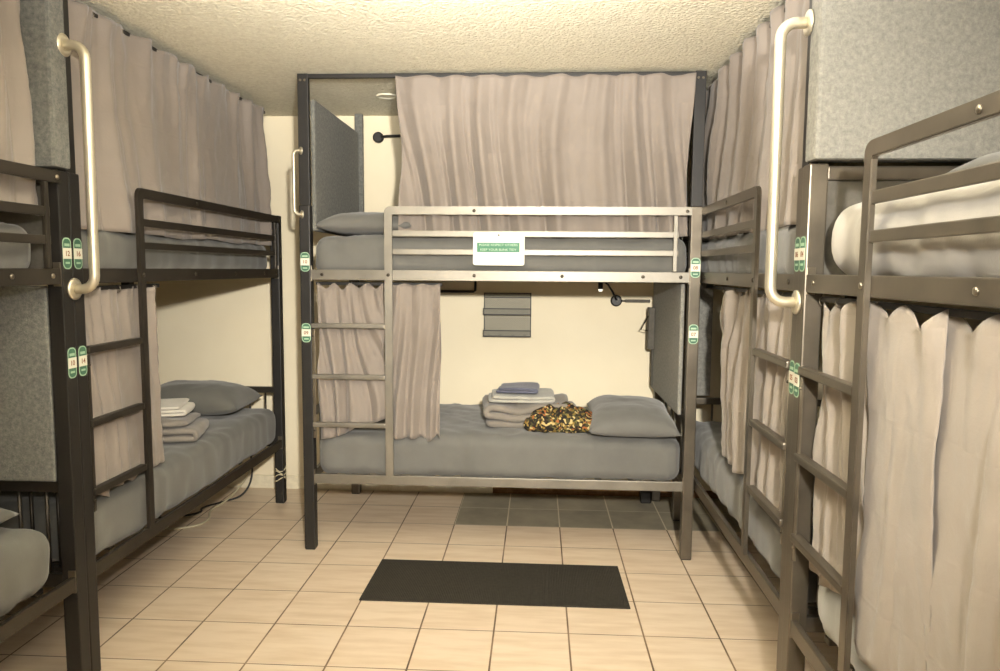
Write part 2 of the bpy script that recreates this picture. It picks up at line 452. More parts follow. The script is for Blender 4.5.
# ---------------------------------------------------------------- soft things
def curtain_mesh(x0, x1, ztop, zbot, y, folds=12, amp=0.02, seed=0, nx=None, nz=44, scallop=0.02, rings=None,
                 pinch=0.0, e0=0.0, e1=0.0, bot_wave=0.01, diag=0.25, zb0=None, zb1=None, flare=1.0, bulge=0.0, lean=0.0):
    bm = bmesh.new(); Lc = x1-x0; nx = nx or int(Lc*130)+20
    rings = rings or max(3, int(Lc/0.17))
    zb0 = zbot if zb0 is None else zb0; zb1 = zbot if zb1 is None else zb1
    rows = []
    for j in range(nz+1):
        v = j/nz; row = []
        for i in range(nx+1):
            u = i/nx
            wob = noise.noise(Vector((u*3.1+seed*7.3, v*0.9, seed*1.7)))*2.0
            ph = 2*PI*folds*u + wob*2.2 + diag*math.sin(3*v+seed)*3
            prim = math.sin(ph); prim = 0.8*prim + 0.42*math.sin(2*ph+1.1+1.5*v)*abs(prim)
            sec = math.sin(ph*0.5+1.3*seed+v)*0.55 + 0.35*math.sin(ph*2.0+2.0*v+seed)
            a = amp*(0.55+0.45*flare*min(1, v*1.6+0.15))
            a *= max(0.12, 0.75+1.5*noise.noise(Vector((u*Lc*3.4+seed, 3.3, v*0.9))))
            yy = y + a*(prim+0.45*sec) + 0.006*noise.noise(Vector((u*Lc*9, v*7, seed*3.1))) + 0.0035*noise.noise(Vector((u*Lc*26, v*22, seed)))
            yy += -bulge*math.sin(PI*min(1, v*1.0)) + lean*v
            # hem edges pull in / flare out
            xe0 = x0 + e0*v + pinch*math.sin(PI*v); xe1 = x1 + e1*v - pinch*math.sin(PI*v)
            xx = xe0+(xe1-xe0)*u + 0.25*a*math.cos(ph)
            ru = u*rings; fr = ru-math.floor(ru)
            sag = scallop*(0.5-0.5*math.cos(2*PI*fr))**0.8*(0.7+0.5*noise.noise(Vector((math.floor(ru)*1.7, seed, 0.3))))
            zb = zb0+(zb1-zb0)*u + bot_wave*noise.noise(Vector((u*6+seed, 9.1, 0))) + bot_wave*0.10*math.sin(ph)
            zz = ztop - sag*(1-v)**4 - (ztop-zb)*v
            # gathered heading leans between the rings
            yy += 0.012*math.sin(2*PI*ru)*(1-v)**6
            row.append(bm.verts.new((xx, yy, zz)))
        rows.append(row)
    for a, b in zip(rows[:-1], rows[1:]):
        for i in range(nx):
            f = bm.faces.new((a[i], a[i+1], b[i+1], b[i])); f.smooth = True
    return bm

def curtain(label, mat, loc, rz, rod=None, group=None, **kw):
    bm = curtain_mesh(**kw)
    me = bpy.data.meshes.new('curtain'); bm.to_mesh(me); bm.free(); me.materials.append(mat)
    root = bpy.data.objects.new('curtain', me); COL.objects.link(root)
    root.location = loc; root.rotation_euler = (0, 0, rz); tag(root, label, 'curtain', group)
    sm = root.modifiers.new('thickness', 'SOLIDIFY'); sm.thickness = 0.002; sm.offset = 0
    if rod:
        xa, xb, zz, yr = rod
        MB().box(xa, xb, yr-0.008, yr+0.008, zz-0.008, zz+0.008, 0.003).build('curtain_rod', M['black'], root)
        n = kw.get('rings') or max(3, int((kw['x1']-kw['x0'])/0.17))
        for k in range(n+1):
            xx = kw['x0']+(kw['x1']-kw['x0'])*k/n
            mb = MB(); pts = []
            for q in range(13):
                a = 2*PI*q/12; pts.append((xx, yr+0.014*math.cos(a), zz-0.006+0.014*math.sin(a)))
            mb.tube(pts, 0.0018, 6, False); mb.build('ring', M['bolt'], root, True)
    return root

def coords(n, h, r):
    # grid coordinates that are denser near the rounded edges
    a = [-h+r*k/5 for k in range(5)]; m = [(-h+r)+(2*h-2*r)*k/n for k in range(n+1)]
    return a+m+[-c for c in reversed(a)]

def soft_box(name, mat, size, r, loc, parent=None, rz=0, nz=3, wrinkle=0.003, seed=0, dens=26, sag=0.0, fine=14, vert=1.0, crown=0.0):
    lx, ly, lz = [s/2 for s in size]; r = min(r, lz*0.98, lx*0.98, ly*0.98)
    cx = coords(max(3, int(size[0]*dens)), lx, r); cy = coords(max(3, int(size[1]*dens)), ly, r); cz = coords(nz, lz, r)
    bm = bmesh.new(); cache = {}
    def V(x, y, z):
        k = (round(x, 5), round(y, 5), round(z, 5))
        if k in cache: return cache[k]
        p = Vector((x, y, z))
        inn = Vector((max(-lx+r, min(lx-r, x)), max(-ly+r, min(ly-r, y)), max(-lz+r, min(lz-r, z))))
        d = p-inn; m = d.length
        q = inn + d/m*r if m > 1e-6 else p.copy()
        nrm = d/m if m > 1e-6 else Vector((0, 0, 0))
        w = wrinkle*(noise.noise(Vector((q.x*fine+seed, q.y*fine, q.z*fine*0.35*vert)))+0.6*noise.noise(Vector((q.x*fine*2.3, q.y*fine*2.3+seed, q.z*3))))
        rid = noise.noise(Vector((q.x*7+q.y*9, q.z*3+seed, q.y*3-q.x*2)))
        w += wrinkle*1.3*(1-abs(rid)*3 if abs(rid) < 0.33 else 0)
        q = q+nrm*w
        if q.z > 0: q.z += crown*math.cos(q.x/lx*PI/2)*math.cos(q.y/ly*PI/2)
        q.z -= sag*(1-(x/lx)**2)*(0.5+0.5*q.z/lz)
        v = bm.verts.new((q.x, q.y, q.z+lz)); cache[k] = v; return v
    def grid(A, Bc, fn):
        for i in range(len(A)-1):
            for j in range(len(Bc)-1):
                vs = [fn(A[i], Bc[j]), fn(A[i+1], Bc[j]), fn(A[i+1], Bc[j+1]), fn(A[i], Bc[j+1])]
                if len(set(vs)) == 4:
                    try: bm.faces.new(vs)
                    except ValueError: pass
    for s in (-1, 1):
        grid(cx, cy, lambda a, b: V(a, b, s*lz)); grid(cx, cz, lambda a, b: V(a, s*ly, b)); grid(cy, cz, lambda a, b: V(s*lx, a, b))
    bmesh.ops.recalc_face_normals(bm, faces=bm.faces)
    me = bpy.data.meshes.new(name); bm.to_mesh(me); bm.free()
    for p in me.polygons: p.use_smooth = True
    me.materials.append(mat)
    o = bpy.data.objects.new(name, me); COL.objects.link(o); o.location = loc; o.rotation_euler = (0, 0, rz)
    if parent: o.parent = parent
    return o

def mattress(label, mat, bed_loc, rz, zb, zt, group, seed=0, x0=0.032, x1=L-0.032, y0=0.05, y1=0.965, r=0.055, sag=0.0, crown=0.015, wr=0.006):
    o = soft_box('mattress', mat, (x1-x0, y1-y0, zt-zb), r, (0, 0, 0), None, 0, 5, wr, seed, 40, sag, 12, 1.0, crown)
    place(o, bed_loc, rz, ((x0+x1)/2, (y0+y1)/2, zb))
    tag(o, label, 'mattress', group); return o

def place(o, bed_loc, rz, local, extra=0.0):
    c, s = math.cos(rz), math.sin(rz)
    o.location = (bed_loc[0]+local[0]*c-local[1]*s, bed_loc[1]+local[0]*s+local[1]*c, bed_loc[2]+local[2])
    o.rotation_euler = (0, 0, rz+extra); return o

def pillow_mesh(w, d, h, seed=0, flange=0.018, n=34, wr=0.006):
    bm = bmesh.new(); top = {}; bot = {}
    for i in range(n+1):
        for j in range(n+1):
            u = -1+2*i/n; v = -1+2*j/n
            cu, cv = abs(u), abs(v)
            prof = max(0, (1-cu**3.2))**0.5*max(0, (1-cv**3.2))**0.5
            # edges bow inwards between the corners
            px = u*w/2*(1-0.06*(1-v*v)*cu**2) ; py = v*d/2*(1-0.08*(1-u*u)*cv**2)
            nz = noise.noise(Vector((px*9+seed, py*9, seed*2.1)))*wr + noise.noise(Vector((px*24, py*20+seed, 1.1)))*wr*0.45
            crease = wr*0.9*math.sin(8*(px+py)+seed)*(cu*cv)
            edge = (i in (0, n) or j in (0, n))
            zt = h*0.66*prof + (nz+crease)*(0.3+prof); zb = -h*0.34*prof
            vt = bm.verts.new((px, py, zt if not edge else nz*0.6)); top[i, j] = vt
            bot[i, j] = vt if edge else bm.verts.new((px, py, zb))
    for i in range(n):
        for j in range(n):
            bm.faces.new((top[i, j], top[i+1, j], top[i+1, j+1], top[i, j+1]))
            vs = (bot[i, j], bot[i, j+1], bot[i+1, j+1], bot[i+1, j])
            try: bm.faces.new(vs)
            except ValueError: pass
    bmesh.ops.recalc_face_normals(bm, faces=bm.faces)
    me = bpy.data.meshes.new('pillow'); bm.to_mesh(me); bm.free()
    for p in me.polygons: p.use_smooth = True
    return me

def pillow(label, mat, loc, rz, w=0.66, d=0.44, h=0.13, tilt=(0, 0), seed=0, group=None):
    me = pillow_mesh(w, d, h, seed); me.materials.append(mat)
    o = bpy.data.objects.new('pillow', me); COL.objects.link(o)
    o.location = (loc[0], loc[1], loc[2]+h*0.34); o.rotation_euler = (tilt[0], tilt[1], rz)
    tag(o, label, 'pillow', group)
    # turned-over open end of the pillow case
    return o

def folded_mesh(name, w, d, h, layers, seed=0, wr=0.006, taper=0.12):
    # serpentine cross-section (folds show at the side facing -Y), swept along Y
    t = h/layers; path = []
    for k in range(layers):
        z = t*(k+0.5); xr = w/2*(1-taper*k/max(1, layers-1)); xs = [-xr+t*0.5+(2*xr-t)*q/16 for q in range(17)]
        if k % 2: xs.reverse()
        path += [(x, z) for x in xs]
        if k < layers-1:
            cx = xs[-1]; sgn = 1 if k % 2 == 0 else -1
            for q in range(1, 6):
                a = -PI/2+PI*q/6; path.append((cx+sgn*t*0.5*math.cos(a), z+t/2+t/2*math.sin(a)))
    bm = bmesh.new(); ny = 26; th = t*0.46
    n = len(path); ringsv = []
    for j in range(ny+1):
        v = j/ny; y = -d/2+d*v
        edge = min(1.0, min(v, 1-v)*9); sh = 0.55+0.45*math.sqrt(max(0, 1-(1-edge)**2))
        up, dn = [], []
        for i, (x, z) in enumerate(path):
            a = path[max(0, i-1)]; c = path[min(n-1, i+1)]
            dx, dz = c[0]-a[0], c[1]-a[1]; l = math.hypot(dx, dz) or 1
            nx_, nz_ = -dz/l, dx/l
            wob = wr*noise.noise(Vector((x*9+seed, y*7, z*12)))
            wz = wr*1.4*noise.noise(Vector((x*6, y*6+seed, z*2+3)))*(z/h+0.2)
            end = 0.45 if i in (0, n-1) else 1.0
            T = th*end*sh
            zc = z+wz
            up.append(bm.verts.new((x+nx_*T+wob, y+wob, max(0.0, zc+nz_*T))))
            dn.append(bm.verts.new((x-nx_*T+wob, y+wob, max(0.0, zc-nz_*T))))
        ringsv.append(up+dn[::-1])
    m = len(ringsv[0])
    for a, b in zip(ringsv[:-1], ringsv[1:]):
        for i in range(m): bm.faces.new((a[i], a[(i+1) % m], b[(i+1) % m], b[i]))
    for ring, fl in ((ringsv[0], False), (ringsv[-1], True)):
        for i in range(n-1):
            q = (ring[i], ring[i+1], ring[m-2-i], ring[m-1-i])
            bm.faces.new(q if fl else q[::-1])
    bmesh.ops.recalc_face_normals(bm, faces=bm.faces)
    me = bpy.data.meshes.new(name); bm.to_mesh(me); bm.free()
    for p in me.polygons: p.use_smooth = True
    return me

def folded(name, label, cat, mat, loc, rz, w, d, h, layers, seed=0, group=None, wr=0.006, taper=0.12):
    me = folded_mesh(name, w, d, h, layers, seed, wr, taper); me.materials.append(mat)
    o = bpy.data.objects.new(name, me); COL.objects.link(o); o.location = loc; o.rotation_euler = (0, 0, rz)
    tag(o, label, cat, group); return o

def panel(label, mat, x0, x1, y0, y1, z0, z1, cap=None):
    o = MB().box(x0, x1, y0, y1, z0, z1, 0.012).build('privacy_panel', mat)
    tag(o, label, 'partition', 'felt privacy panels at the bed ends'); return o

# ================================================================ beds
C_LOC, C_RZ = (-1.1825, 3.610, 0), 0.0
FL_LOC, FL_RZ = (-1.580, 2.405, 0), PI/2              # far left, ladder at near end
NL_LOC, NL_RZ = (-1.580, 2.348-L, 0), PI/2            # near left
FR_RZ = -PI/2-0.010
FR_LOC = (0.812, 4.222, 0)                              # far right, origin at its far end
NR_RZ = -PI/2
NR_LOC = (0.786, 2.205, 0)                              # near right, ladder at far end

cb, _ = bunk_bed('middle bunk bed facing the viewer, guard rail lightened as if flash-lit and tall black corner posts', C_LOC, C_RZ,
                 rail='lit_metal', post='brown', ladder='lit_metal', ext=(0, 1), post_override={0: 'black', 1: 'brown'})
flb, _ = bunk_bed('far left bunk bed with its metal toned dark as if shaded, its ladder beside the double post', FL_LOC, FL_RZ, rail='shaded_metal', post='black', ext=(0,), gx=0.388)
nlb, _ = bunk_bed('near left bunk bed cut off by the left edge of the view', NL_LOC, NL_RZ, rail='shaded_metal', post='black', board_ends=(1,), boltm='bolt')
frb, _ = bunk_bed('far right bunk bed half hidden behind the double post and the long chrome bar', FR_LOC, FR_RZ, mirror=True, rail='brown', post='brown', ext=(0,))
nrb, _ = bunk_bed('near right bunk bed closest to the viewer, with wide ladder and sloping guard bars', NR_LOC, NR_RZ, rail='brown', post='brown', board_ends=(0,), boltm='bolt')

# centre bed: curtain frame across the top
MB().box(-0.026, L+0.026, 0.014, 0.036, 2.418, 2.438, 0.003).build('top_frame_bar', M['black'], cb)
MB().box(0.020, 0.068, W-0.052, W-0.012, 1.793, 2.440, 0.004).build('extension_post', M['felt'], cb)
MB().box(L-0.028, L+0.026, W-0.052, W-0.012, 1.793, 2.440, 0.004).build('extension_post', M['felt'], cb)
for px in (-0.012, 0.010, L-0.012, L+0.010):
    MB().tube([(px, 0.0105, 2.407), (px, 0.0075, 2.407)], 0.006, 10).build('bolt', M['bolt'], cb)

# vertical board on the far right bed's headboard
MB().box(-0.045, -0.03, 0.125, 0.205, 0.745, 1.412, 0.003).build('support_board', M['paleflt'], frb)

# number tags on the posts (bed-local x along the bed, at post faces)
label_sticker(cb, 0.0, 1.508, '10', 0.0-0.0008); label_sticker(cb, 0.0, 1.147, '09')
label_sticker(cb, L, 1.492, '08'); label_sticker(cb, L, 1.163, '07')
label_sticker(flb, 0.0, 1.520, '16', -0.0008, 0.044, 0.105); label_sticker(flb, 0.0, 1.150, '14', -0.0008, 0.044, 0.105)
label_sticker(nlb, L, 1.520, '12', -0.0008, 0.044, 0.105); label_sticker(nlb, L, 1.150, '10', -0.0008, 0.044, 0.105)
label_sticker(frb, L, 1.530, '06', -0.0008, 0.044, 0.105); label_sticker(frb, L, 1.150, '05', -0.0008, 0.044, 0.105)
label_sticker(nrb, 0.0, 1.530, '04', -0.0008, 0.044, 0.105); label_sticker(nrb, 0.0, 1.150, '03', -0.0008, 0.044, 0.105)

# chrome grab bars
def grab_bar(parent, x, z0, z1, off=0.07, r=0.017, direction=(0, -1), fl=0.037):
    dx, dy = direction; R = 0.045 if off > 0.06 else 0.025
    def P(o, z): return (x+dx*o, dy*o, z)
    pts = [P(0.002, z1)]
    for k in range(0, 7):
        a = PI/2*k/6; pts.append(P(off-R+R*math.sin(a), z1-R+R*math.cos(a)))
    for k in range(0, 7):
        a = PI/2*k/6; pts.append(P(off-R+R*math.cos(a), z0+R-R*math.sin(a)))
    pts.append(P(0.002, z0))
    o = MB().tube(pts, r, 16).build('grab_bar', M['chrome'], parent, False)
    for z in (z0, z1):
        MB().tube([P(0.0005, z), P(0.006, z), P(0.010, z)], [fl, fl, fl*0.7], 20).build('flange', M['chrome'], o)
    o['label'] = 'curved chrome grab bar'
    return o
grab_bar(nlb, L+0.028, 1.400, 2.205, 0.075, 0.0165)
grab_bar(nrb, -0.028, 1.385, 2.205, 0.082, 0.0165)
grab_bar(cb, -0.008, 1.745, 2.060, 0.042, 0.009, (-0.78, -0.62), 0.020)

# white wire tie round the far left post
mb = MB()
for k in range(4):
    pts = [(L+0.034*math.cos(a)*(1.0 if abs(math.cos(a)) < .8 else 1.0), 0.0275+0.034*math.sin(a), 0.155+k*0.021+0.012*math.sin(2*a+k*1.3)) for a in [2*PI*q/20 for q in range(21)]]
    mb.tube(pts, 0.003, 6, False)
mb.build('wire_tie', M['cable_w'], flb, True)
# small brass plate on the lower rail of the far right bed
MB().box(0.10, 0.125, 0.0015, 0.004, 0.372, 0.395, 0.001).build('rail_plate', M['plate'], frb)

# ================================================================ mattresses
mattress('grey sheeted mattress on the top bunk of the middle bed', M['sheet'], C_LOC, C_RZ, 1.446, 1.640, 'sheeted mattresses on the bunks', 1, y0=0.035, r=0.06)
mattress('grey sheeted mattress on the bottom bunk of the middle bed, under the folded bedding', M['sheet'], C_LOC, C_RZ, 0.390, 0.612, 'sheeted mattresses on the bunks', 2, r=0.06, y0=0.045)
mattress('grey mattress on the top bunk of the far left bed', M['darksheet'], FL_LOC, FL_RZ, 1.446, 1.625, 'sheeted mattresses on the bunks', 3, y0=0.06)
mattress('dark grey mattress on the bottom bunk of the far left bed', M['darksheet'], FL_LOC, FL_RZ, 0.390, 0.612, 'sheeted mattresses on the bunks', 4, y0=0.035)
mattress('grey mattress end on the top bunk of the near left bed', M['sheet'], NL_LOC, NL_RZ, 1.446, 1.610, 'sheeted mattresses on the bunks', 5, x1=L-0.06, y0=0.06)
mattress('grey mattress corner on the bottom bunk of the near left bed', M['darksheet'], NL_LOC, NL_RZ, 0.390, 0.615, 'sheeted mattresses on the bunks', 6, x1=L-0.07, y0=0.035, r=0.075)
mattress('grey mattress on the top bunk of the far right bed', M['sheet'], FR_LOC, FR_RZ, 1.446, 1.640, 'sheeted mattresses on the bunks', 7, y0=0.035)
mattress('grey mattress on the bottom bunk of the far right bed', M['darksheet'], FR_LOC, FR_RZ, 0.390, 0.612, 'sheeted mattresses on the bunks', 8)
mattress('thick off-white mattress on the top bunk of the near right bed', M['whitesheet'], NR_LOC, NR_RZ, 1.446, 1.680, 'sheeted mattresses on the bunks', 9, x0=0.05, r=0.110, y0=0.035)
mattress('pale blue-grey mattress on the bottom bunk of the near right bed', M['palesheet'], NR_LOC, NR_RZ, 0.390, 0.635, 'sheeted mattresses on the bunks', 10, x0=0.034, r=0.105, y0=0.045)

# ================================================================ pillows and bedding
pillow('grey pillow at the left end of the middle bed\'s top bunk', M['sheet'], (-0.895, 3.95, 1.650), PI/2, 0.62, 0.50, 0.125, seed=3, group='grey pillows')
pillow('plump grey pillow at the right end of the middle bed\'s bottom bunk', M['sheet'], (0.505, 3.88, 0.628), PI/2-0.05, 0.62, 0.46, 0.145, tilt=(0.0, -0.05), seed=5, group='grey pillows')
pillow('dark grey pillow at the head of the far left bed\'s bottom bunk', M['darksheet'], (-1.99, 4.07, 0.628), 0.05, 0.62, 0.44, 0.18, seed=8, group='grey pillows')
pillow('grey pillow at the head of the near left bed\'s bottom bunk', M['darksheet'], (-1.98, 2.00, 0.628), 0.0, 0.60, 0.40, 0.13, seed=9, group='grey pillows')
pillow('grey pillow lying on the off-white mattress of the near right top bunk', M['sheet'], (1.42, 1.86, 1.705), 0.05, 0.66, 0.42, 0.10, seed=12, group='grey pillows')

folded('folded_blanket', 'thick taupe blanket folded on the middle bottom bunk, under the grey towel', 'blanket', M['duvet'], (-0.035, 3.985, 0.624), 0.10, 0.53, 0.32, 0.128, 3, 2, wr=0.022)
folded('folded_towel', 'pale grey towel folded on top of the taupe blanket', 'towel', M['towel'], (-0.10, 3.985, 0.752), 0.06, 0.37, 0.24, 0.045, 2, 4, wr=0.010)
folded('folded_cloth', 'small slate blue cloth topmost of the stack on the middle bottom bunk', 'cloth', M['blue'], (-0.115, 3.985, 0.800), -0.03, 0.235, 0.17, 0.034, 2, 6, wr=0.010)
o = soft_box('crumpled_cloth', M['camo'], (0.37, 0.25, 0.095), 0.045, (0.145, 3.86, 0.622), None, -0.05, 4, 0.014, 11, 90, 0, 16, 1.0, 0.012)
for v in o.data.vertices:
    t_ = max(0.0, v.co.x/0.36+0.5); v.co.z = max(0.0, v.co.z*(0.72+0.35*math.sin(PI*min(1, t_*1.1)))+0.010*noise.noise(v.co*34))
tag(o, 'brown and gold mottled cloth bundled between the blanket and the pillow', 'cloth')
folded('folded_blanket', 'taupe blanket rolled up on the far left bottom bunk, below the white cloth', 'blanket', M['duvet'], (-1.87, 3.46, 0.624), 0.25, 0.36, 0.30, 0.105, 3, 21, wr=0.016)
folded('folded_towel', 'white cloth folded on the taupe blanket of the far left bed', 'towel', M['white'], (-1.915, 3.52, 0.734), 0.2, 0.28, 0.20, 0.055, 3, 23, wr=0.010)

# ================================================================ felt privacy panels
panel('grey felt panel at the left end of the middle top bunk', M['felt'], -1.158, -1.135, 3.655, 4.548, 1.665, 2.322)
panel('grey felt panel at the right end of the middle bottom bunk above the pillow', M['paleflt'], 0.716, 0.738, 3.668, 4.540, 0.742, 1.412)
panel('tall grey felt panel above the left double post, behind the chrome bar', M['felt'], -2.58, -1.574, 2.304, 2.386, 1.80, 2.440)
panel('grey felt panel below the near left bed\'s upper rail', M['felt'], -2.52, -1.640, 2.318, 2.334, 0.742, 1.412)
panel('wide grey felt panel above the headboard of the near right bed', M['paleflt'], 0.788, 1.86, 2.150, 2.236, 1.800, 2.440)

# ================================================================ curtains
G1 = 'grey curtains on the bunks'
curtain('wide grey curtain closed along the middle top bunk', M['curtain'], C_LOC, C_RZ, rod=(0.46, L-0.03, 2.400, 0.055), group=G1,
        x0=0.470, x1=1.925, ztop=2.421, zbot=1.650, y=-0.012, lean=0.085, folds=8.5, amp=0.024, seed=1, scallop=0.012, rings=9, pinch=0.01, bot_wave=0.012, diag=0.5)
curtain('grey curtain bunched behind the middle bed\'s ladder, left of the upright', M['curtain'], C_LOC, C_RZ, rod=(0.035, 0.69, 1.398, 0.064), group=G1,
        x0=0.050, x1=0.395, ztop=1.402, zbot=0.640, y=0.040, folds=4.0, amp=0.017, seed=2, scallop=0.040, rings=4, bot_wave=0.02, diag=1.3, zb0=0.575, zb1=0.70)
curtain('narrow grey curtain right of the middle bed\'s ladder upright', M['curtain'], C_LOC, C_RZ, rod=None, group=G1,
        x0=0.41, x1=0.685, ztop=1.402, zbot=0.600, y=0.040, folds=3, amp=0.018, seed=5, scallop=0.012, rings=3, bot_wave=0.03, diag=1.0)
curtain('long grey curtain closed along the far left top bunk', M['curtain'], FL_LOC, FL_RZ, rod=(0.03, L-0.04, 2.398, 0.068), group=G1,
        x0=0.055, x1=1.88, ztop=2.416, zbot=1.610, y=0.050, folds=9, amp=0.022, seed=7, scallop=0.022, rings=10, pinch=0.008, e1=-0.02, diag=0.5)
curtain('grey curtain behind the far left bed\'s ladder', M['curtain'], FL_LOC, FL_RZ, rod=(0.035, 0.60, 1.398, 0.046), group=G1,
        x0=0.04, x1=0.56, ztop=1.402, zbot=0.63, y=0.047, folds=6, amp=0.017, seed=8, scallop=0.012, rings=4, e1=0.04, bot_wave=0.03, diag=0.9)
curtain('grey curtain hanging over the near left top bunk at the view\'s edge', M['curtain'], NL_LOC, NL_RZ, rod=(0.2, L-0.03, 2.405, 0.045), group=G1,
        x0=0.7, x1=1.86, ztop=2.402, zbot=1.640, y=0.052, folds=9, amp=0.020, seed=9, scallop=0.020, pinch=0.0, e1=0.03)
curtain('grey curtain closed along the far right top bunk beside the chrome bar', M['curtain'], FR_LOC, FR_RZ, rod=(0.03, L-0.03, 2.398, 0.068), group=G1,
        x0=0.04, x1=1.875, ztop=2.420, zbot=1.630, y=0.050, folds=9, amp=0.022, seed=11, scallop=0.022, rings=10, diag=0.5)
curtain('pale grey curtain behind the far right bed\'s ladder', M['pale'], FR_LOC, FR_RZ, rod=(0.5, L-0.03, 1.398, 0.055), group=G1,
        x0=0.86, x1=1.90, ztop=1.402, zbot=0.64, y=0.050, folds=7, amp=0.020, seed=12, scallop=0.045, rings=5, e0=0.05, bot_wave=0.02, diag=0.8)
curtain('pale curtain behind the near right bed\'s ladder', M['pale'], NR_LOC, NR_RZ, rod=(0.035, L-0.05, 1.398, 0.050), group=G1,
        x0=0.05, x1=0.400, ztop=1.402, zbot=0.590, y=0.050, folds=2.6, amp=0.020, seed=14, scallop=0.05, rings=3, bot_wave=0.02, diag=0.8)
curtain('pale curtain right of the near right bed\'s ladder upright', M['pale'], NR_LOC, NR_RZ, rod=None, group=G1,
        x0=0.40, x1=0.715, ztop=1.405, zbot=0.535, y=0.030, folds=1.3, amp=0.024, seed=17, scallop=0.055, rings=2, bot_wave=0.02, diag=0.5)
curtain('pale curtain at the right edge of the view, nearest the viewer', M['pale'], NR_LOC, NR_RZ, rod=None, group=G1,
        x0=0.695, x1=1.25, ztop=1.405, zbot=0.46, y=0.040, folds=2.1, amp=0.024, seed=19, scallop=0.075, rings=3, bot_wave=0.02, diag=0.6)

# ================================================================ notice sign on the guard
sg = MB().prism([(math.copysign(0.128-0.012, a)+0.012*math.cos(t), math.copysign(0.081-0.012, b)+0.012*math.sin(t))
                 for a, b, t0 in ((1, 1, 0), (-1, 1, PI/2), (-1, -1, PI), (1, -1, 1.5*PI)) for t in [t0+PI/2*k/5 for k in range(6)]], 'y', 0, 0.003)
sg = sg.build('notice_sign', M['sign']); sg.location = (-0.199, 3.594, 1.578)
tag(sg, 'white plastic notice with two lines of green writing on the middle guard rail', 'sign')
MB().box(-0.108, 0.104, -0.0008, 0.0, -0.016, 0.031, 0).build('green_panel', M['green'], sg)
text_mesh('sign_text', 'PLEASE RESPECT OTHERS', 0.016, (-0.002, -0.0012, 0.0195), M['pgreen'], sg, False, 0.19)
text_mesh('sign_text', 'KEEP YOUR BUNK TIDY', 0.016, (-0.002, -0.0012, -0.004), M['pgreen'], sg, False, 0.18)
MB().tube([(0.0, 0.0, 0.068), (0, -0.003, 0.068)], 0.005, 10).build('screw', M['darkbolt'], sg)

# ================================================================ wall fittings
# mesh wall organiser with two shallow bins
org = empty('wall_organizer', (-0.197, 4.648, 1.184)); tag(org, 'grey mesh wall organizer with two shallow shelves on the back wall', 'organizer')
MB().box(-0.148, 0.148, -0.006, -0.003, -0.130, 0.140, 0).build('back_plate', M['mesh'], org)
mb = MB()
for z in (0.140, 0.113): mb.box(-0.152, 0.152, -0.009, -0.001, z-0.003, z+0.003, 0.001)
for x in (-0.150, 0.150): mb.box(x-0.003, x+0.003, -0.009, -0.001, -0.132, 0.143, 0.001)
mb.build('frame', M['blackpl'], org)
for z0 in (0.006, -0.134):
    t = MB().box(-0.150, 0.150, -0.062, -0.059, z0, z0+0.036, 0).build('shelf_bin', M['mesh'], org)
    mb = MB()
    for z in (z0, z0+0.037):
        mb.box(-0.154, 0.154, -0.066, -0.058, z-0.003, z+0.003, 0.001)
        for x in (-0.151, 0.151): mb.box(x-0.003, x+0.003, -0.060, -0.004, z-0.003, z+0.003, 0.001)
    for x in (-0.151, 0.151): mb.box(x-0.003, x+0.003, -0.066, -0.058, z0, z0+0.037, 0.001)
    mb.box(-0.150, 0.150, -0.060, -0.004, z0-0.001, z0+0.001, 0)
    mb.build('shelf_frame', M['blackpl'], t)
for x in (-0.115, -0.04, 0.04, 0.115):
    MB().tube([(x, -0.066, -0.122), (x, -0.074, -0.128), (x, -0.076, -0.118)], 0.0022, 6).build('hook', M['blackpl'], org)

# reading lamp under the top bunk
lp = empty('reading_lamp', (0.498, 4.648, 1.283)); tag(lp, 'black reading lamp with bent arm on the wall beneath the middle top bunk', 'lamp')
MB().tube([(0, -0.001, 0), (0, -0.024, 0), (0, -0.030, 0)], [0.036, 0.036, 0.028], 24).build('base', M['blackpl'], lp)
MB().tube([(0, -0.028, 0.005), (-0.03, -0.05, 0.06), (-0.06, -0.07, 0.105), (-0.085, -0.085, 0.12), (-0.108, -0.09, 0.110)], 0.0065, 8).build('gooseneck', M['blackpl'], lp)
hd = MB().tube([(-0.108, -0.09, 0.125), (-0.108, -0.09, 0.075)], 0.015, 14).build('lamp_head', M['blackpl'], lp)
MB().tube([(-0.108, -0.09, 0.075), (-0.108, -0.09, 0.060)], [0.0145, 0.010], 14).build('bulb', M['lens'], hd)
# wall arm right of the reading lamp
wa = MB().tube([(0.034, -0.014, 0), (0.060, -0.014, 0)], 0.006, 8)
wa.box(0.055, 0.215, -0.026, -0.008, -0.0095, 0.0095, 0.003); wa.build('swing_arm', M['infill'], lp)
# wall lamp above the top bunk
lu = empty('reading_lamp', (-1.030, 4.648, 2.308)); tag(lu, 'black reading lamp high on the wall above the middle top bunk, left of the curtain', 'lamp')
MB().tube([(0, -0.001, 0), (0, -0.022, 0), (0, -0.028, 0)], [0.034, 0.034, 0.026], 24).build('base', M['blackpl'], lu)
MB().tube([(0.02, -0.022, 0.002), (0.06, -0.035, 0.004), (0.17, -0.05, 0.004)], 0.0085, 8).build('swing_arm', M['blackpl'], lu)
hd = MB().tube([(0.17, -0.05, 0.004), (0.235, -0.055, 0.0)], [0.015, 0.017], 14).build('lamp_head', M['blackpl'], lu)
# small black wire bracket behind the narrow curtain
wb = MB()
for a, b in (((-0.66, -0.06), (-0.405, -0.06)),):
    pass
wb.tube([(-0.70, 4.640, 1.332), (-0.418, 4.640, 1.332), (-0.407, 4.640, 1.340), (-0.405, 4.640, 1.40)], 0.008, 8)
o = wb.build('wall_bracket', M['blackpl'], None, True); tag(o, 'black metal bracket on the back wall beside the narrow curtain', 'bracket')
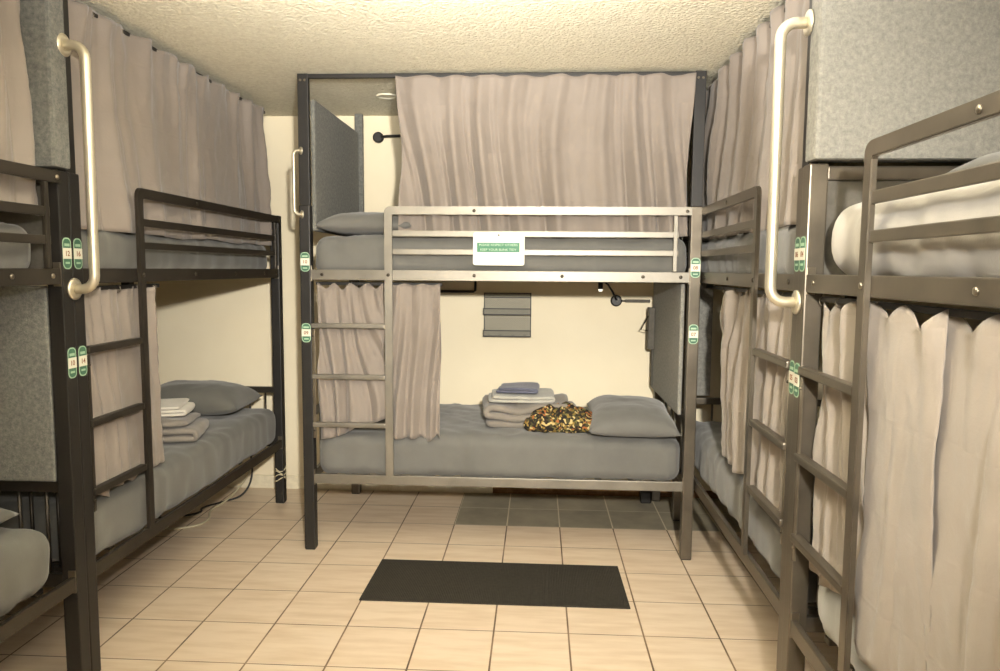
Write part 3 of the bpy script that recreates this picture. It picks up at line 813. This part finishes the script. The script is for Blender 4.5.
# tablet holder at the felt panel
th = empty('wall_holder', (0.700, 4.46, 1.13)); tag(th, 'slim grey holder with a triangular wire loop beside the felt panel below the bunk', 'holder')
MB().box(-0.022, 0.014, -0.028, 0.060, -0.135, 0.120, 0.004).build('body', M['infill'], th)
MB().box(0.006, 0.012, 0.0, 0.04, -0.37, -0.135, 0.002).build('strap', M['infill'], th)
MB().tube([(-0.024, -0.012, 0.07), (-0.068, -0.012, -0.015), (-0.024, -0.012, -0.022)], 0.004, 8).build('wire_loop', M['darkbolt'], th)

# recessed ceiling light
cl = empty('ceiling_light', (-0.864, 4.12, H)); tag(cl, 'small round recessed ceiling light above the middle top bunk', 'light')
mb = MB()
prof = [(0.062, 0.0), (0.062, -0.006), (0.045, -0.008), (0.040, -0.001)]
rings = [[mb.bm.verts.new((r*math.cos(2*PI*k/32), r*math.sin(2*PI*k/32), z)) for k in range(32)] for r, z in prof]
for a, b in zip(rings[:-1], rings[1:]):
    for k in range(32): mb.bm.faces.new((a[k], a[(k+1) % 32], b[(k+1) % 32], b[k]))
mb.build('trim_ring', M['trimw'], cl, True)
MB().tube([(0, 0, -0.001), (0, 0, -0.003)], 0.040, 24).build('lens', M['trimw'], cl)

# ================================================================ floor things
rug = MB().prism([(-0.782, 3.055), (0.420, 3.055), (0.413, 3.502), (-0.776, 3.505)], 'z', 0.0, 0.006).build('floor_mat', M['rubber'])
tag(rug, 'black rectangular rubber mat on the cream tiles before the middle bed', 'mat')
# cables under the far left bed
def cable(name, label, mat, pts, r):
    cu = bpy.data.curves.new(name, 'CURVE'); cu.dimensions = '3D'; cu.bevel_depth = r; cu.bevel_resolution = 3
    sp = cu.splines.new('NURBS'); sp.points.add(len(pts)-1); sp.use_endpoint_u = True; sp.order_u = 3
    for p, q in zip(sp.points, pts): p.co = (*q, 1)
    t = bpy.data.objects.new('tmp', cu); COL.objects.link(t); bpy.context.view_layer.update()
    me = bpy.data.meshes.new_from_object(t.evaluated_get(bpy.context.evaluated_depsgraph_get()))
    COL.objects.unlink(t); bpy.data.objects.remove(t)
    me.materials.clear(); me.materials.append(mat)
    o = bpy.data.objects.new(name, me); COL.objects.link(o); tag(o, label, 'cable'); return o
cable('power_cable', 'black cable drooping from the far left bed to the floor', M['blackpl'],
      [(-1.86, 4.47, 0.36), (-1.83, 4.46, 0.25), (-1.82, 4.43, 0.12), (-1.86, 4.38, 0.03), (-1.95, 4.34, 0.006), (-2.06, 4.2, 0.006), (-2.0, 4.12, 0.006), (-2.15, 4.0, 0.006), (-2.4, 4.0, 0.006)], 0.006)
cable('power_cable', 'white cable lying on the tiles under the far left bed', M['cable_w'],
      [(-1.90, 4.62, 0.14), (-1.92, 4.47, 0.05), (-1.95, 4.30, 0.007), (-1.98, 4.15, 0.007), (-1.90, 4.00, 0.007), (-1.93, 3.88, 0.007), (-2.08, 3.82, 0.007), (-2.25, 3.85, 0.007)], 0.006)
# black plug adapter under the middle bed
o = MB().box(0.665, 0.735, 4.50, 4.56, 0.0, 0.075, 0.012); o = o.build('power_adapter', M['blackpl']); tag(o, 'small black power adapter on the floor under the right end of the middle bed', 'adapter')

# ================================================================ lights
def area(name, loc, size, power, color, rot=(0, 0, 0), sizey=None):
    l = bpy.data.lights.new(name, 'AREA'); l.energy = power; l.color = color; l.size = size
    if sizey: l.shape = 'RECTANGLE'; l.size_y = sizey
    o = bpy.data.objects.new(name, l); COL.objects.link(o); o.location = loc; o.rotation_euler = rot; return o
def falloff(l, k):
    # gentler than real falloff: output drops linearly, evening near and far brightness
    l.use_nodes = True; nt = l.node_tree; em = nt.nodes['Emission']
    fo = nt.nodes.new('ShaderNodeLightFalloff'); fo.inputs['Strength'].default_value = k; fo.inputs['Smooth'].default_value = 0
    nt.links.new(fo.outputs['Linear'], em.inputs['Strength'])
LC = (1.0, 0.95, 0.86)
def spot(name, loc, aim, deg, power, k, r=0.05):
    sp = bpy.data.lights.new(name, 'SPOT'); sp.energy = power; sp.color = LC
    sp.spot_size = math.radians(deg); sp.spot_blend = 1.0; sp.shadow_soft_size = r
    falloff(sp, k)
    so = bpy.data.objects.new(name, sp); COL.objects.link(so)
    so.location = loc; d = Vector(aim)-so.location; so.rotation_euler = d.to_track_quat('-Z', 'Y').to_euler()
spot('camera_flash', (0.25, -0.35, 1.86), (0.0, 4.0, 1.45), 80, 100, 2.1)
def omni(name, loc, r, power, color, k):
    l = bpy.data.lights.new(name, 'POINT'); l.energy = power; l.color = color; l.shadow_soft_size = r; falloff(l, k)
    o = bpy.data.objects.new(name, l); COL.objects.link(o); o.location = loc
omni('room_fill', (0.15, -0.20, 1.90), 0.20, 100, LC, 0.17)
area('ceiling_bounce', (0.0, 1.7, 2.42), 1.6, 24, LC, sizey=2.6)
ub = area('upward_bounce', (-0.30, 1.05, 1.96), 0.6, 120, LC, (PI-0.62, 0, 0)); ub.data.spread = math.radians(115)

w = bpy.data.worlds.new('world'); w.use_nodes = True; bpy.context.scene.world = w
w.node_tree.nodes['Background'].inputs[0].default_value = (1.0, 0.94, 0.82, 1); w.node_tree.nodes['Background'].inputs[1].default_value = 0.3

# ================================================================ camera
f, pitch, yaw, roll, hc = 719.8, 0.0919, 0.0526, 0.0075, 1.4783
cp, spn = math.cos(pitch), math.sin(pitch); cy, sy = math.cos(yaw), math.sin(yaw)
fw = Vector((-sy*cp, cy*cp, -spn)); rt = Vector((cy, sy, 0)); up = rt.cross(fw)
r2 = rt*math.cos(roll)+up*math.sin(roll); u2 = -rt*math.sin(roll)+up*math.cos(roll)
cam = bpy.data.cameras.new('camera'); cam.sensor_width = 36; cam.lens = f/1000*36; cam.clip_start = 0.02
co = bpy.data.objects.new('camera', cam); COL.objects.link(co)
co.matrix_world = Matrix(((r2.x, u2.x, -fw.x, 0), (r2.y, u2.y, -fw.y, 0), (r2.z, u2.z, -fw.z, hc), (0, 0, 0, 1)))
bpy.context.scene.camera = co
bpy.context.scene.view_settings.view_transform = 'Standard'
bpy.context.scene.view_settings.look = 'None'
bpy.context.scene.view_settings.exposure = -0.10
